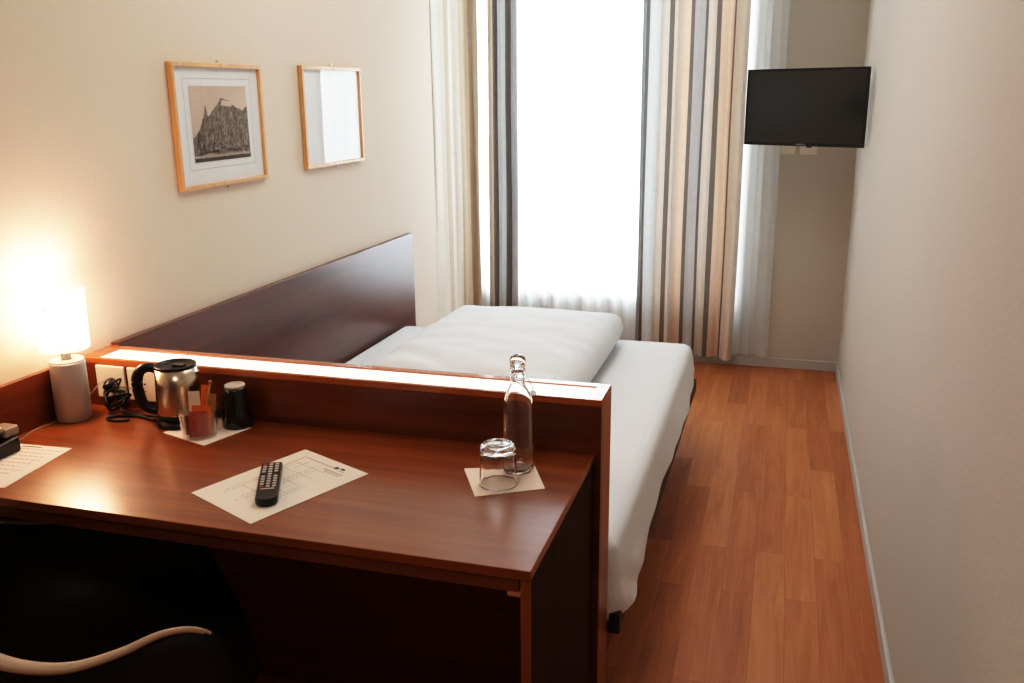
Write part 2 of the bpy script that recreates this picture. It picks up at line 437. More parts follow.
for off, dz, _ in LEV:
    rings.append([(x+nx*off, y+ny*off, BZ+dz) for x, y, nx, ny in P])
for k in range(1, 7):
    t = k/6; ring = []
    for x, y, nx, ny in P:
        hz = hem_z(y) if nx > .5 else (.35 if ny > .5 else .40)
        hz += .008*noise.noise(Vector((y*4, 0, 1)))-.03*min(1, max(0, (2.02-y)/.25)) if nx > .5 else 0
        z = BZ-.05+(hz-(BZ-.05))*t
        out = .002
        if nx > .5:
            out += t*(.022+.008*math.sin(y*5+.6))
            out += .012*noise.noise(Vector((y*6, z*7, 2.)))*t
            if y < .5: out += .016*math.sin((z*2.2+y)*26)*t*(1-y/.5)
            if y < .3: out -= .02*t*(1-(y-.12)/.18)
        ring.append((x+nx*out, y+ny*out if ny > 0 else y, z))
    rings.append(ring)
RV = [[bm.verts.new((x, y, z+(.003*noise.noise(Vector((x*7, y*7, 0))) if i < 2 else 0))) for x, y, z in r] for i, r in enumerate(rings)]
for a, b in zip(RV, RV[1:]):
    for i in range(len(a)):
        j = (i+1) % len(a)
        f = bm.faces.new((a[i], a[j], b[j], b[i])); f.smooth = True
f = bm.faces.new(RV[0]); f.smooth = True
sheet = obj('bed_sheet', bm, M['sheet'], smooth=True)
tag(sheet, 'white fitted bed sheet with a wavy hem drawn over the mattress', 'bed sheet')

# folded duvet
def cushion(x0, x1, y0, y1, z0, edge, crown, n=56, seed=3., wr=.010):
    bm = B(); top = []; bot = []
    cx, cy = (x0+x1)/2, (y0+y1)/2; a, b = (x1-x0)/2, (y1-y0)/2
    for j in range(n+1):
        rt, rb = [], []
        for i in range(n+1):
            u = -1+2*i/n; v = -1+2*j/n
            # squash square towards a rounded square
            k = .022
            X = cx+a*u*(1-k*v*v*v*v); Y = cy+b*v*(1-k*u*u*u*u)
            e = max(abs(u), abs(v))
            rim = (1-e**11)**.5
            h = edge*rim+crown*(1-abs(u)**3)*(1-abs(v)**3)
            w = wr*noise.noise(Vector((X*5, Y*9, seed)))+.5*wr*noise.noise(Vector((X*13+Y*4, Y*17, seed)))
            front = max(0, 1-(Y-y0)/.45)
            w += front*.014*math.sin(14*X+22*Y+3*noise.noise(Vector((X*3, Y*3, 1))))*rim
            h += w*rim
            rt.append(bm.verts.new((X, Y, z0+.5*edge+h*.62+crown*.2*(rim))))
            rb.append(bm.verts.new((X, Y, z0+.5*edge*(1-rim))) if e < 1 else rt[-1])
        top.append(rt); bot.append(rb)
    for j in range(n):
        for i in range(n):
            bm.faces.new((top[j][i], top[j][i+1], top[j+1][i+1], top[j+1][i])).smooth = True
            q = [bot[j][i], bot[j+1][i], bot[j+1][i+1], bot[j][i+1]]
            bm.faces.new(q).smooth = True
    return bm
duv = obj('duvet', cushion(.335, 1.115, .86, 1.995, BZ+.004, .115, .05), M['white_cloth'], smooth=True)
tag(duv, 'plump white folded duvet lying square on the middle of the bed', 'duvet')

# ------------------------------------------------------------------ curtains
def drape(bm, path, z0, z1, nz=14, uvs=None, flare=0.0, hemw=.0, seed=0.):
    """path: plan points [(x,y,u)]; hung from z1 down to z0"""
    uvl = bm.loops.layers.uv.new('UVMap'); rows = []
    for k in range(nz+1):
        t = k/nz; z = z1+(z0-z1)*t; row = []
        for i, (x, y, u) in enumerate(path):
            dx = .012*noise.noise(Vector((u*9, t*2.2, seed)))*t
            dy = .016*noise.noise(Vector((u*14, t*2.6, seed+5)))*t
            zz = z+(hemw*math.sin(u*60+seed)*t if k == nz else 0)
            row.append(bm.verts.new((x+dx+flare*t, y+dy, zz)))
        rows.append(row)
    for k in range(nz):
        for i in range(len(path)-1):
            f = bm.faces.new((rows[k][i], rows[k][i+1], rows[k+1][i+1], rows[k+1][i])); f.smooth = True
            us = (path[i][2], path[i+1][2], path[i+1][2], path[i][2]); vs = (k/nz, k/nz, (k+1)/nz, (k+1)/nz)
            for l, a, b in zip(f.loops, us, vs): l[uvl].uv = (a, b)

def fold_path(ctrl, k=6):
    """ctrl: [(x, y)] -> smooth plan polyline with u from 0 to 1 along x order"""
    pts = spline([(x, y, 0) for x, y in ctrl], k)
    n = len(pts)-1
    return [(p.x, p.y, i/n) for i, p in enumerate(pts)]

DARK = srgb(112, 106, 101); PEACH = srgb(218, 188, 164); GREY = srgb(182, 178, 177); PALE = srgb(206, 210, 210)
BEIGE = srgb(208, 193, 180); TAUPE = srgb(150, 138, 124); PINK = srgb(204, 182, 164); LPINK = srgb(216, 202, 188)
def px(p): return .957+(p-640)*.00528           # along the curtain line, metres
# right striped curtain: colour bands (start position along its width)
bands = [(641, srgb(158, 158, 157)), (645, DARK), (648.7, PALE), (660, BEIGE), (668.5, DARK), (674, BEIGE), (681.5, PEACH), (689, DARK), (692.5, GREY),
         (704, DARK), (706.5, BEIGE), (714.5, DARK), (719.5, PEACH), (731.5, DARK), (733, LPINK)]
xs = [px(b[0]) for b in bands]; xe = px(748)
ctrl = []; N = 30; x0 = xs[0]
for i in range(N+1):
    t = i/N; x = x0+(xe-x0)*t
    y = 3.205+.024*math.sin(i*1.05+.4)+.012*math.sin(i*.61)
    if i > N-4: y -= .03
    ctrl.append((x+.007*math.cos(i*1.35), y))
path = fold_path(ctrl)
# u follows x so the colour bands stand at their places on the cloth
path = [(x, y, min(.999, max(0, (x-x0)/(xe-x0)))) for x, y, u in path]
stops = [((x-x0)/(xe-x0), c) for x, c in zip(xs, [b[1] for b in bands])]
bm = B(); drape(bm, path, .072, 2.56, seed=2.)
o = obj('curtain', bm, stripe_cloth('striped_curtain_right', stops, .14), smooth=True, recalc=False)
tag(o, 'wide striped peach, grey and dark taupe curtain right of the bright window', 'curtain')
# left striped curtain
bandl = [(489, BEIGE), (495.5, DARK), (500, PALE), (508.3, DARK), (512.3, GREY)]
def pl(p): return .097+(p-489)*.0059
x0, xe = pl(489), pl(520); ctrl = []
for i in range(13):
    t = i/12; ctrl.append((x0+(xe-x0)*t+.004*math.cos(i*1.5), 3.225+.028*math.sin(i*1.45)))
path = [(x, y, min(.999, max(0, (x-x0)/(xe-x0)))) for x, y, u in fold_path(ctrl)]
stops = [((pl(p)-x0)/(xe-x0), c) for p, c in bandl]
bm = B(); drape(bm, path, .075, 2.56, seed=8., flare=-.012)
o = obj('curtain', bm, stripe_cloth('striped_curtain_left', stops, .10), smooth=True, recalc=False)
tag(o, 'narrow gathered striped grey curtain left of the bright window', 'curtain')
# cream drape lying along the left wall
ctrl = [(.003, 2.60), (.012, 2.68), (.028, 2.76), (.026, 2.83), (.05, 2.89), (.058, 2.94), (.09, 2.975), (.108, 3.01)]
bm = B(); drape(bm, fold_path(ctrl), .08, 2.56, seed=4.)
o = obj('curtain', bm, stripe_cloth('cream_shaded_drape', [(0, srgb(232, 224, 208)), (.22, srgb(204, 186, 162)), (.32, srgb(224, 215, 198)), (.55, srgb(196, 176, 150)), (.78, srgb(158, 136, 114))], .04), smooth=True, recalc=False)  # cloth stripes, darkened towards the window with backlit shade put into them
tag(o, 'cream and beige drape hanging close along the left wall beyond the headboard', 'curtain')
# white voile across the whole window
ctrl = []
x = .012; i = 0
while x < 1.705:
    ctrl.append((x, 3.288+.018*math.sin(i*1.57)+.006*math.sin(i*.7))); x += .021+.006*math.sin(i*.9); i += 1
ctrl.append((1.71, 3.285))
bm = B(); drape(bm, fold_path(ctrl, 5), .075, 2.56, seed=11.)
o = obj('sheer_curtain', bm, M['sheer'], smooth=True, recalc=False)
tag(o, 'white sheer voile curtain glowing with daylight across the window', 'sheer curtain')
# ceiling track carrying the curtains
bm = B(); bx(bm, .02, 1.80, 3.17, 3.33, 2.562, H-.001)
o = obj('curtain_rail', bm, M['win_frame'], None, .004)
tag(o, 'white ceiling curtain rail above the window', 'curtain rail')

# ------------------------------------------------------------------ pictures on the left wall
def picture(y0, y1, z0, z1, label, engraved):
    c = ((y0+y1)/2, (z0+z1)/2); w, h = y1-y0, z1-z0
    t = thing('picture', label, 'picture', (0.001, c[0], c[1]), 0, 'framed pictures on the left wall')
    fw = .0125; d = .018
    for a, b, e, f in ((-w/2, w/2, h/2-fw, h/2), (-w/2, w/2, -h/2, -h/2+fw), (-w/2, -w/2+fw, -h/2+fw, h/2-fw), (w/2-fw, w/2, -h/2+fw, h/2-fw)):
        obj('frame_bar', one(bx, 0, d, a, b, e, f), M['frame'], t, .0015)
    bm = B(); X = .006
    def q(a, b, e, f, x, mi): poly(bm, [(x, a, e), (x, b, e), (x, b, f), (x, a, f)], mi)
    q(-w/2+fw, w/2-fw, -h/2+fw, h/2-fw, X, 0)
    if engraved:
        # fine rule round the print
        ry, rz = w*.375, h*.36
        for a, b, e, f in ((-ry, ry, rz, rz+.0018), (-ry, ry, -rz-.0018, -rz), (-ry, -ry+.002, -rz, rz), (ry-.002, ry, -rz, rz)):
            q(a, b, e+.006, f+.006, X+.0003, 1)
    mo = obj('mat_board', bm, [M['mat_board'], M['mat_line']], t)
    if engraved:
        py, pz = w*.32, h*.305; oz = .006
        bm = B()
        def S(pts, x, mi): poly(bm, [(x, -py+2*py*a, -pz+oz+2*pz*b) for a, b in pts], mi)
        S([(0, 0), (1, 0), (1, 1), (0, 1)], .0066, 0)
        rock = [(0, 0), (1, 0), (1, .72), (.95, .70), (.92, .66), (.86, .69), (.80, .70), (.74, .74), (.66, .75), (.58, .74), (.5, .76), (.44, .74), (.40, .70), (.35, .66), (.32, .62), (.28, .60),
                (.27, .66), (.245, .76), (.22, .64), (.2, .58), (.17, .52), (.13, .44), (.08, .38), (.03, .33), (0, .33)]
        S(rock, .0069, 1)
        S([(.44, .74), (.50, .80), (.52, .84), (.60, .82), (.68, .80), (.72, .74)], .0070, 1)
        S([(.52, .735), (.71, .72), (.705, .79), (.53, .815)], .0072, 0)
        for _ in range(230):
            a = random.uniform(.02, .96); top = .60 if .38 < a < .8 else (.5 if a > .18 else .3)
            b = random.uniform(.08, top); ww = random.uniform(.004, .012); hh = random.uniform(.02, .10); sl = random.uniform(-.012, .012)
            S([(a, b), (a+ww, b), (min(.99, a+ww+sl), b+hh), (a+sl, b+hh)], .0073, random.choice((2, 3)))
        for _ in range(18):
            a = random.uniform(0, .85); b = random.uniform(.02, .16)
            S([(a, b), (a+.14, b), (a+.12, b+.016), (a+.02, b+.02)], .00745, random.choice((2, 3, 3)))
        for a0, a1, mi in ((.0, .05, 3), (.05, .085, 2)):
            S([(0, a0), (1, a0), (1, a1), (0, a1)], .00755, mi)
        o = obj('print', bm, [M['print_sky'], M['print_rock'], M['print_light'], M['print_dark']], t)
        o['label'] = 'grey engraving of a castle on a rock'
    obj('glass', one(poly, [(.0105, -w/2+fw, -h/2+fw), (.0105, w/2-fw, -h/2+fw), (.0105, w/2-fw, h/2-fw), (.0105, -w/2+fw, h/2-fw)]), M['pic_glass'], t)
    for s in (1, -1):
        bm = B(); lathe(bm, [(.0035, 0), (.0035, .004), (.002, .006)], 12)
        bmesh.ops.rotate(bm, verts=bm.verts[:], cent=(0, 0, 0), matrix=Matrix.Rotation(PI/2, 3, 'Y'))
        bmesh.ops.translate(bm, verts=bm.verts[:], vec=(0, .012, s*(h/2+.008)))
        obj('mounting_pin', bm, M['chrome'], t)
picture(.483, .966, 1.246, 1.620, 'framed grey engraving of a castle on a rock, in a pale mat', True)
picture(1.246, 1.738, 1.253, 1.629, 'thin beech-framed picture whose glass mirrors the white window, nearer the curtain', False)

# ------------------------------------------------------------------ television on an arm from the right wall
TVW, TVH, TD = .592, .353, .035
tv = thing('television', 'black flat television angled out from the right wall by the curtains', 'television', (1.804, 2.722, 1.447))
rot = Matrix.Rotation(-.4516, 4, 'Z')
tv.rotation_euler = (0, 0, -.4516)
bm = B(); bx(bm, -TVW/2, TVW/2, 0, TD*.5, -TVH/2, TVH/2); bx(bm, -TVW*.36, TVW*.36, TD*.5, TD, -TVH*.42, TVH*.2)
obj('casing', bm, M['tv_case'], tv, .004)
obj('screen', one(bx, -TVW/2+.011, TVW/2-.011, -.0022, -.0002, -TVH/2+.017, TVH/2-.011), M['tv_screen'], tv)
bm = B()
for (a, b, e, f) in ((-TVW/2, TVW/2, TVH/2-.0105, TVH/2), (-TVW/2, TVW/2, -TVH/2, -TVH/2+.0165), (-TVW/2, -TVW/2+.0105, -TVH/2+.0165, TVH/2-.0105), (TVW/2-.0105, TVW/2, -TVH/2+.0165, TVH/2-.0105)):
    bx(bm, a, b, -.004, -.0002, e, f)
obj('bezel', bm, M['tv_case'], tv, .001)
cu = bpy.data.curves.new('brand_mark', 'FONT'); cu.body = 'SAMSUNG'; cu.size = .0105; cu.align_x = 'CENTER'; cu.align_y = 'CENTER'; cu.extrude = .0002
tmp = bpy.data.objects.new('tmp_text', cu); COL.objects.link(tmp)
dg = bpy.context.evaluated_depsgraph_get(); me = bpy.data.meshes.new_from_object(tmp.evaluated_get(dg)); bpy.data.objects.remove(tmp)
me.materials.clear(); me.materials.append(M['logo'])
mk = bpy.data.objects.new('brand_mark', me); COL.objects.link(mk); mk.parent = tv; mk.location = (0, -.0044, -TVH/2+.008); mk.rotation_euler = (PI/2, 0, 0)
bm = B(); bx(bm, .028, .05, -.003, .01, -TVH/2-.006, -TVH/2-.0002)
obj('sensor', bm, M['black'], tv, .001)
# bracket: plate on the wall, two-part arm (same thing as the television)
inv = (Matrix.Translation((1.804, 2.722, 1.447)) @ rot).inverted()
bm = B(); bx(bm, W-.012, W-.0005, 2.93, 3.03, 1.36, 1.54)
tube(bm, [(W-.012, 2.98, 1.447), (W-.05, 2.98, 1.447), (1.93, 2.90, 1.447), (1.82, 2.757, 1.447)], .013, 10)
bmesh.ops.transform(bm, matrix=inv, verts=bm.verts[:])
obj('wall_arm', bm, M['black'], tv)

# white socket plates on the back wall, below the television
def plate(loc, rz, label, holes, s=.087, name='power_socket', cat='socket', group=None):
    t = thing(name, label, cat, loc, rz, group)
    obj('cover_plate', one(bx, -s/2, s/2, -.009, -.0005, -s/2, s/2), M['socket'], t, .003)
    if holes:
        bm = B(); r = .0205
        n = 28; ring = [bm.verts.new((r*math.cos(2*PI*i/n), -.0094, r*math.sin(2*PI*i/n))) for i in range(n)]
        bm.faces.new(ring)
        o = obj('socket_recess', bm, M['lamp_top'], t)
        for sx, sz in ((-.009, .003), (.009, .003), (0, -.004)):
            bm = B(); lathe(bm, [(.0028, 0), (.0028, .0006)], 12)
            bmesh.ops.rotate(bm, verts=bm.verts[:], cent=(0, 0, 0), matrix=Matrix.Rotation(PI/2, 3, 'X'))
            bmesh.ops.translate(bm, verts=bm.verts[:], vec=(sx, -.0095, sz))
            obj('pin_hole', bm, M['hole'], o)
    else:
        obj('rocker', one(bx, -s*.33, s*.33, -.0125, -.0092, -s*.33, s*.33), M['socket'], t, .002)
    return t
plate((1.741, YB, 1.238), 0, 'left white plate on the back wall, just below the television', False, name='wall_plate', cat='wall plate', group='white plates below the television')
plate((1.853, YB, 1.238), 0, 'right white plate on the back wall, just below the television', False, name='wall_plate', cat='wall plate', group='white plates below the television')
plate((.0975, 0, .808), 0, 'white wall socket nearest the lamp, with black leads plugged in', True, group='sockets above the desk')
plate((.194, 0, .808), 0, 'white wall socket half hidden behind the kettle', True, group='sockets above the desk')

# ------------------------------------------------------------------ table lamp
LX, LY = .0605, -.106
lamp = thing('table_lamp', 'lit table lamp with silver cylinder base and glowing frosted shade on the desk', 'lamp', (LX, LY, DZ))
bm = B(); lathe(bm, [(.039, 0), (.042, .003), (.042, .148), (.0405, .152)], 56); obj('base', bm, M['lamp_metal'], lamp)
bm = B(); lathe(bm, [(.040, .1522), (.040, .1545), (.038, .156)], 56); obj('cap', bm, M['lamp_top'], lamp)
bm = B(); lathe(bm, [(.011, .1562), (.011, .172), (.0125, .1725), (.0125, .215)], 24); obj('bulb_holder', bm, M['lamp_metal'], lamp)
bm = B(); lathe(bm, [(.010, .2152), (.014, .225), (.022, .243), (.024, .258), (.019, .272), (.008, .2795), (.002, .281)], 28); obj('bulb', bm, M['bulb'], lamp)
bm = B(); lathe(bm, [(.0575, .184), (.058, .26), (.059, .335)], 64, cap0=False, cap1=False)
sh = obj('lamp_shade', bm, M['shade'], lamp, recalc=False); sh['label'] = 'glowing frosted white lamp shade'
bm = B()
for a in (0, 2*PI/3, 4*PI/3): tube(bm, [(.0125*math.cos(a), .0125*math.sin(a), .2), (0.057*math.cos(a), 0.057*math.sin(a), .2)], .0012, 6)
obj('shade_holder', bm, M['chrome'], lamp)
bm = B(); tube(bm, [(.02, -.0362, .158), (.021, -.038, .2), (.0215, -.039, .215)], .0009, 6); obj('pull_chain', bm, M['black'], lamp)
bm = B(); bmesh.ops.create_uvsphere(bm, u_segments=12, v_segments=8, radius=.0035)
bmesh.ops.translate(bm, verts=bm.verts[:], vec=(.012, -.0605, .295)); obj('shade_screw', bm, M['steel_dark'], lamp)
bm = B(); tube(bm, spline([(.02, .038, .05), (.032, .075, .075), (.06, .087, .06), (.0316+.05, .0885, .052)], 8), .0016, 8); obj('cord', bm, M['cord'], lamp)
bm = B(); tube(bm, spline([(-.02, -.04, .0018), (-.03, -.10, .0018), (-.015, -.16, .0018), (-.03, -.19, .0018)], 8), .0016, 8); obj('cord', bm, M['cord'], lamp)

# ------------------------------------------------------------------ kettle
kx, ky = .346, -.068
ket = thing('kettle', 'brushed steel electric kettle with black handle and lid on the desk', 'kettle', (kx, ky, DZ), 0)
bm = B(); lathe(bm, [(.055, 0), (.057, .003), (.057, .012), (.048, .017), (.046, .02)], 48); obj('power_base', bm, M['black'], ket)
bm = B(); lathe(bm, [(.050, .0205), (.0515, .024), (.0515, .034)], 48); obj('lower_collar', bm, M['black'], ket)
bm = B(); lathe(bm, [(.0525, .0343), (.0535, .037), (.053, .06), (.0515, .1), (.0492, .146)], 64); obj('body', bm, M['steel'], ket)
bm = B(); lathe(bm, [(.049, .1463), (.0498, .148), (.0495, .1525), (.048, .154), (.045, .154), (.043, .150), (.03, .1485), (.012, .1485)], 56); obj('lid', bm, M['black'], ket)
bm = B(); box(bm, (.01, 0, .151), (.03, .016, .005)); obj('lid_catch', bm, M['black_gloss'], ket, .0015)
hd = Vector((-.93, -.36, 0)).normalized()
H_ = [hd*.045+Vector((0, 0, .141)), hd*.064+Vector((0, 0, .147)), hd*.083+Vector((0, 0, .140)), hd*.094+Vector((0, 0, .118)), hd*.0935+Vector((0, 0, .085)), hd*.086+Vector((0, 0, .055)), hd*.07+Vector((0, 0, .04)), hd*.052+Vector((0, 0, .036))]
bm = B(); pts = spline(H_, 7); tube(bm, pts, [.0105+.003*math.sin(PI*i/(len(pts)-1)) for i in range(len(pts))], 14); obj('handle', bm, M['black'], ket)
bm = B(); sp = -hd
vs = [sp*.047+sp.cross(Vector((0, 0, 1)))*s*.014+Vector((0, 0, z)) for s in (-1, 1) for z in (.118, .1335)]
tip = [sp*.056+Vector((0, 0, .1335))]
V = [bm.verts.new(v) for v in vs+tip]
for f in ((0, 2, 4), (0, 4, 1), (2, 3, 4), (1, 4, 3), (0, 1, 3, 2)): bm.faces.new([V[i] for i in f])
obj('spout', bm, M['steel'], ket)
# black lead and plug of the kettle, tangled beside the sockets
cab = thing('power_cable', 'tangled black power lead with plug lying in front of the sockets', 'cable', (.15, -.05, DZ))
bm = B(); random.seed(3)
pts = [(.14, -.005, .006)]
for i in range(26):
    a = i*1.02; pts.append((-.008+.028*math.cos(a)+random.uniform(-.013, .013), -.005+.022*math.sin(a)+random.uniform(-.009, .009), .006+.047*abs(math.sin(i*.61))+random.uniform(0, .008)))
pts += [(-.01, .015, .06), (-.03, .02, .067)]
tube(bm, spline(pts, 7), .0034, 8); obj('lead', bm, M['black_matt'], cab)
bm = B(); tube(bm, spline([(.13, -.03, .0052), (.07, -.012, .0045), (.02, -.02, .0042), (.0, -.045, .0042), (.03, -.055, .0042), (.06, -.04, .0042)], 8), .0036, 8); obj('lead', bm, M['black_matt'], cab)
bm = B(); lathe(bm, [(.012, 0), (.017, .006), (.017, .016), (.011, .026), (.006, .036)], 24)
bmesh.ops.rotate(bm, verts=bm.verts[:], cent=(0, 0, 0), matrix=Matrix.Rotation(PI/2, 3, 'X'))
bmesh.ops.translate(bm, verts=bm.verts[:], vec=(-.04, .039, .067)); obj('plug', bm, M['black'], cab)
bm = B(); tube(bm, spline([(-.03, .0, .055), (.0, .005, .075), (.005, .012, .09), (-.01, .012, .082), (.002, .0, .07)], 8), .0028, 8); obj('cable_tie', bm, M['black_matt'], cab)
bm = B(); tube(bm, spline([(.0, .01, .07), (.03, .035, .058), (.06, .036, .054)], 8), .0013, 8); obj('thin_cord', bm, M['cord'], cab)

# ------------------------------------------------------------------ papers, napkins
def sheet_of_paper(name, corners, z, label, cat, marks, m=None, th=.0006, group=None):
    P = [Vector((x, y, 0)) for x, y in corners]; c = sum(P, Vector())/4
    bm = B()
    lo = [bm.verts.new(p-c) for p in P]; hi = [bm.verts.new(p-c+Vector((0, 0, th))) for p in P]
    bm.faces.new(lo[::-1]); bm.faces.new(hi)
    for i in range(4): bm.faces.new((lo[i], lo[(i+1) % 4], hi[(i+1) % 4], hi[i]))
    bmesh.ops.recalc_face_normals(bm, faces=bm.faces[:])
    def at(u, v): 
        return (P[0]*(1-u)*(1-v)+P[1]*u*(1-v)+P[2]*u*v+P[3]*(1-u)*v)-c+Vector((0, 0, th+.00025))
    for u0, u1, v0, v1, mi in marks:
        poly(bm, [at(u0, v0), at(u1, v0), at(u1, v1), at(u0, v1)], mi)
    o = obj(name, bm, [m or M['paper'], M['ink'], M['ink_dark']], recalc=False); o.location = (c.x, c.y, z)
    return tag(o, label, cat, group)
random.seed(5)
# map-like leaflet: long side runs first; faint drawn plan, small dark heading at the far right end
mk = []
def dash_row(mk, v, u0, u1, h, mi, step=(.02, .05), gap=.012):
    u = u0
    while u < u1:
        l = random.uniform(*step); mk.append((u, min(u+l, u1), v, v+h, mi)); u += l+gap
for v in (.2, .24, .44, .48, .52, .7, .74): dash_row(mk, v, .12+random.uniform(0, .1), .55+random.uniform(0, .3), .01, 1, (.01, .04))
for u in (.3, .42, .55, .68, .8): mk.append((u, u+.005, .15+random.uniform(0, .1), .6+random.uniform(0, .15), 1))
mk += [(.62, .92, .16, .175, 1), (.9, .912, .2, .62, 1), (.72, .86, .30, .31, 1)]
mk += [(.90, .935, .62, .68, 2), (.915, .94, .70, .76, 2), (.89, .9, .72, .80, 1), (.845, .86, .56, .84, 1), (.82, .832, .6, .82, 1)]
sheet_of_paper('leaflet', [(.620, -.417), (.730, -.144), (.929, -.234), (.815, -.509)], DZ+.0003, 'white printed leaflet with faint plan lying under the remote control', 'leaflet', mk)
mk = []
for i in range(9): dash_row(mk, .10+i*.085, .08, random.uniform(.6, .95), .018, 1, (.02, .1), .02)
mk.append((.15, .5, .04, .06, 2))
sheet_of_paper('information_sheet', [(.060, -.288), (.204, -.279), (.229, -.500), (.084, -.509)], DZ+.0003, 'white sheet with lines of print beside the telephone', 'paper', mk)
sheet_of_paper('napkin', [(.344, -.138), (.491, -.186), (.533, -.054), (.385, -.005)], DZ+.0003, 'white paper napkin under the sachet tub and black cup', 'napkin', [], M['napkin'], .0012, 'paper napkins on the desk')
sheet_of_paper('napkin', [(1.117, -.155), (1.185, -.283), (1.311, -.209), (1.26, -.100)], DZ+.0003, 'pale paper napkin under the glass tumbler and bottle', 'napkin', [], M['napkin'], .0012, 'paper napkins on the desk')
NZ = DZ+.0016

# ------------------------------------------------------------------ remote control
rem = thing('remote_control', 'black remote control lying on the white leaflet', 'remote control', (.762, -.353, DZ+.0012), math.radians(117-90))
L_, Wd = .192, .044
bm = B(); n = 24
def outline(s):
    pts = [(-Wd/2*s, L_/2-.002), (Wd/2*s, L_/2-.002)]
    for i in range(n+1):
        a = -PI*i/n; pts.append((Wd/2*s*math.cos(a), -L_/2+.018+.018*math.sin(a)))
    return pts
lay = [(.9, 0), (1, .005), (1, .013), (.94, .017)]
R_ = [[bm.verts.new((x, y, z)) for x, y in outline(s)] for s, z in lay]
for a, b in zip(R_, R_[1:]):
    for i in range(len(a)): bm.faces.new((a[i], a[(i+1) % len(a)], b[(i+1) % len(b)], b[i]))
bm.faces.new(R_[0][::-1]); bm.faces.new(R_[-1])
obj('body', bm, M['black'], rem, .001)
for r in range(10):
    for c in range(3):
        y = L_/2-.014-r*.0128
        if r in (4,) and c != 1: continue
        bm = B(); w = .0078 if r != 5 else .0074
        box(bm, ((c-1)*.0125, y, .0178), (w, .0062, .0016))
        obj('button', bm, M['button_red'] if (r == 0 and c == 0) or (r == 9 and c == 0) else M['button'], rem, .0006)
bm = B(); box(bm, (0, -L_/2+.051, .0176), (.028, .004, .0012)); obj('brand_strip', bm, M['button'], rem, .0005)

# ------------------------------------------------------------------ sachet tub
tub = thing('sachet_tub', 'clear tub holding rose, brown and white sachets on a napkin', 'tub', (.444, -.132, NZ))
bm = B(); lathe(bm, [(.037, 0), (.0385, .002), (.0495, .066), (.0525, .067), (.0525, .070), (.0495, .070), (.0482, .066), (.037, .004)], 40, cap1=True); obj('bowl', bm, M['clear_plastic'], tub)
def sachet(name, c, w, h, th, m, tilt, yaw, label, group='sachets in the tub'):
    bm = B(); nx, nz = 6, 10; F = []; K = []
    for j in range(nz+1):
        a, b = [], []
        for i in range(nx+1):
            u = -1+2*i/nx; v = j/nz; puff = th*(1-u**4)*(math.sin(PI*v)**.6 if 0 < v < 1 else 0)
            a.append(bm.verts.new((u*w/2, -puff/2, v*h))); b.append(bm.verts.new((u*w/2, puff/2+.0002, v*h)))
        F.append(a); K.append(b)
    for j in range(nz):
        for i in range(nx):
            bm.faces.new((F[j][i], F[j][i+1], F[j+1][i+1], F[j+1][i])); bm.faces.new((K[j][i], K[j+1][i], K[j+1][i+1], K[j][i+1]))
    o = obj(name, bm, m, smooth=True, recalc=False); o.location = c; o.rotation_euler = (tilt[0], tilt[1], yaw)
    return tag(o, label, 'sachet', group)
tx, ty, tz = .444, -.132, NZ+.0045
sachet('sachet', (tx+.010, ty-.019, tz), .042, .066, .006, M['sach_red'], (.12, .05), .62, 'rose-red sachet at the front of the clear tub')
sachet('sachet', (tx-.020, ty-.016, tz), .030, .048, .009, M['sach_brown'], (.1, -.12), .1, 'dark brown sachet at the left side of the clear tub')
sachet('sachet', (tx+.008, ty-.006, tz), .044, .074, .004, M['sach_orange'], (.02, .1), .55, 'orange-edged sachet just behind the rose sachet')
sachet('sachet', (tx-.012, ty+.006, tz), .026, .105, .005, M['sach_white'], (.05, .02), .5, 'tall white sachet sticking up highest from the tub')
sachet('sachet', (tx-.002, ty+.012, tz), .016, .118, .004, M['sach_orange'], (.0, .14), .5, 'slim orange stick sachet rising from the tub')
sachet('sachet', (tx+.014, ty+.016, tz), .022, .098, .006, M['sach_tan'], (.03, .16), .4, 'tan sachet at the back of the tub beside the cup')
bm = B(); tube(bm, [(0, 0, 0), (.022, .018, .124)], .0022, 8)
lathe(bm, [(.002, 0), (.0042, .003), (.0042, .006), (.001, .009)], 10, (.022, .018, .121))
o = obj('stirrer', bm, M['sach_tan']); o.location = (tx+.006, ty+.002, tz)
tag(o, 'thin wooden stirrer leaning out of the clear tub', 'stirrer')

# ------------------------------------------------------------------ upturned cup
cup = thing('cup', 'black cup turned upside down showing its pale foot ring, beside the sachet tub', 'cup', (.487, -.050, NZ))
cup.location.x = .4925; cup.location.y = -.046
bm = B(); lathe(bm, [(.0365, 0), (.038, .002), (.0375, .02), (.0335, .06), (.0275, .092), (.0252, .099)], 48, cap1=True); obj('body', bm, M['navy'], cup)
bm = B(); lathe(bm, [(.0249, .0992), (.0249, .103), (.0235, .105), (.0205, .105), (.019, .1025), (.017, .1005)], 48); obj('foot_ring', bm, M['stone'], cup)

# ------------------------------------------------------------------ tumbler (upside down) and swing-top bottle
gl = bpy.data.objects
bm = B(); n = 40
lathe(bm, [(.0385, 0), (.0405, .0008), (.0400, .004), (.0382, .045), (.0362, .078), (.0355, .084), (.033, .088), (.028, .089), (.006, .0875), (.0008, .087)], n, cap0=False)
lathe(bm, [(.0385, 0), (.0378, .004), (.0362, .04), (.0338, .066), (.031, .073), (.02, .0755), (.0008, .076)], n, cap0=False)
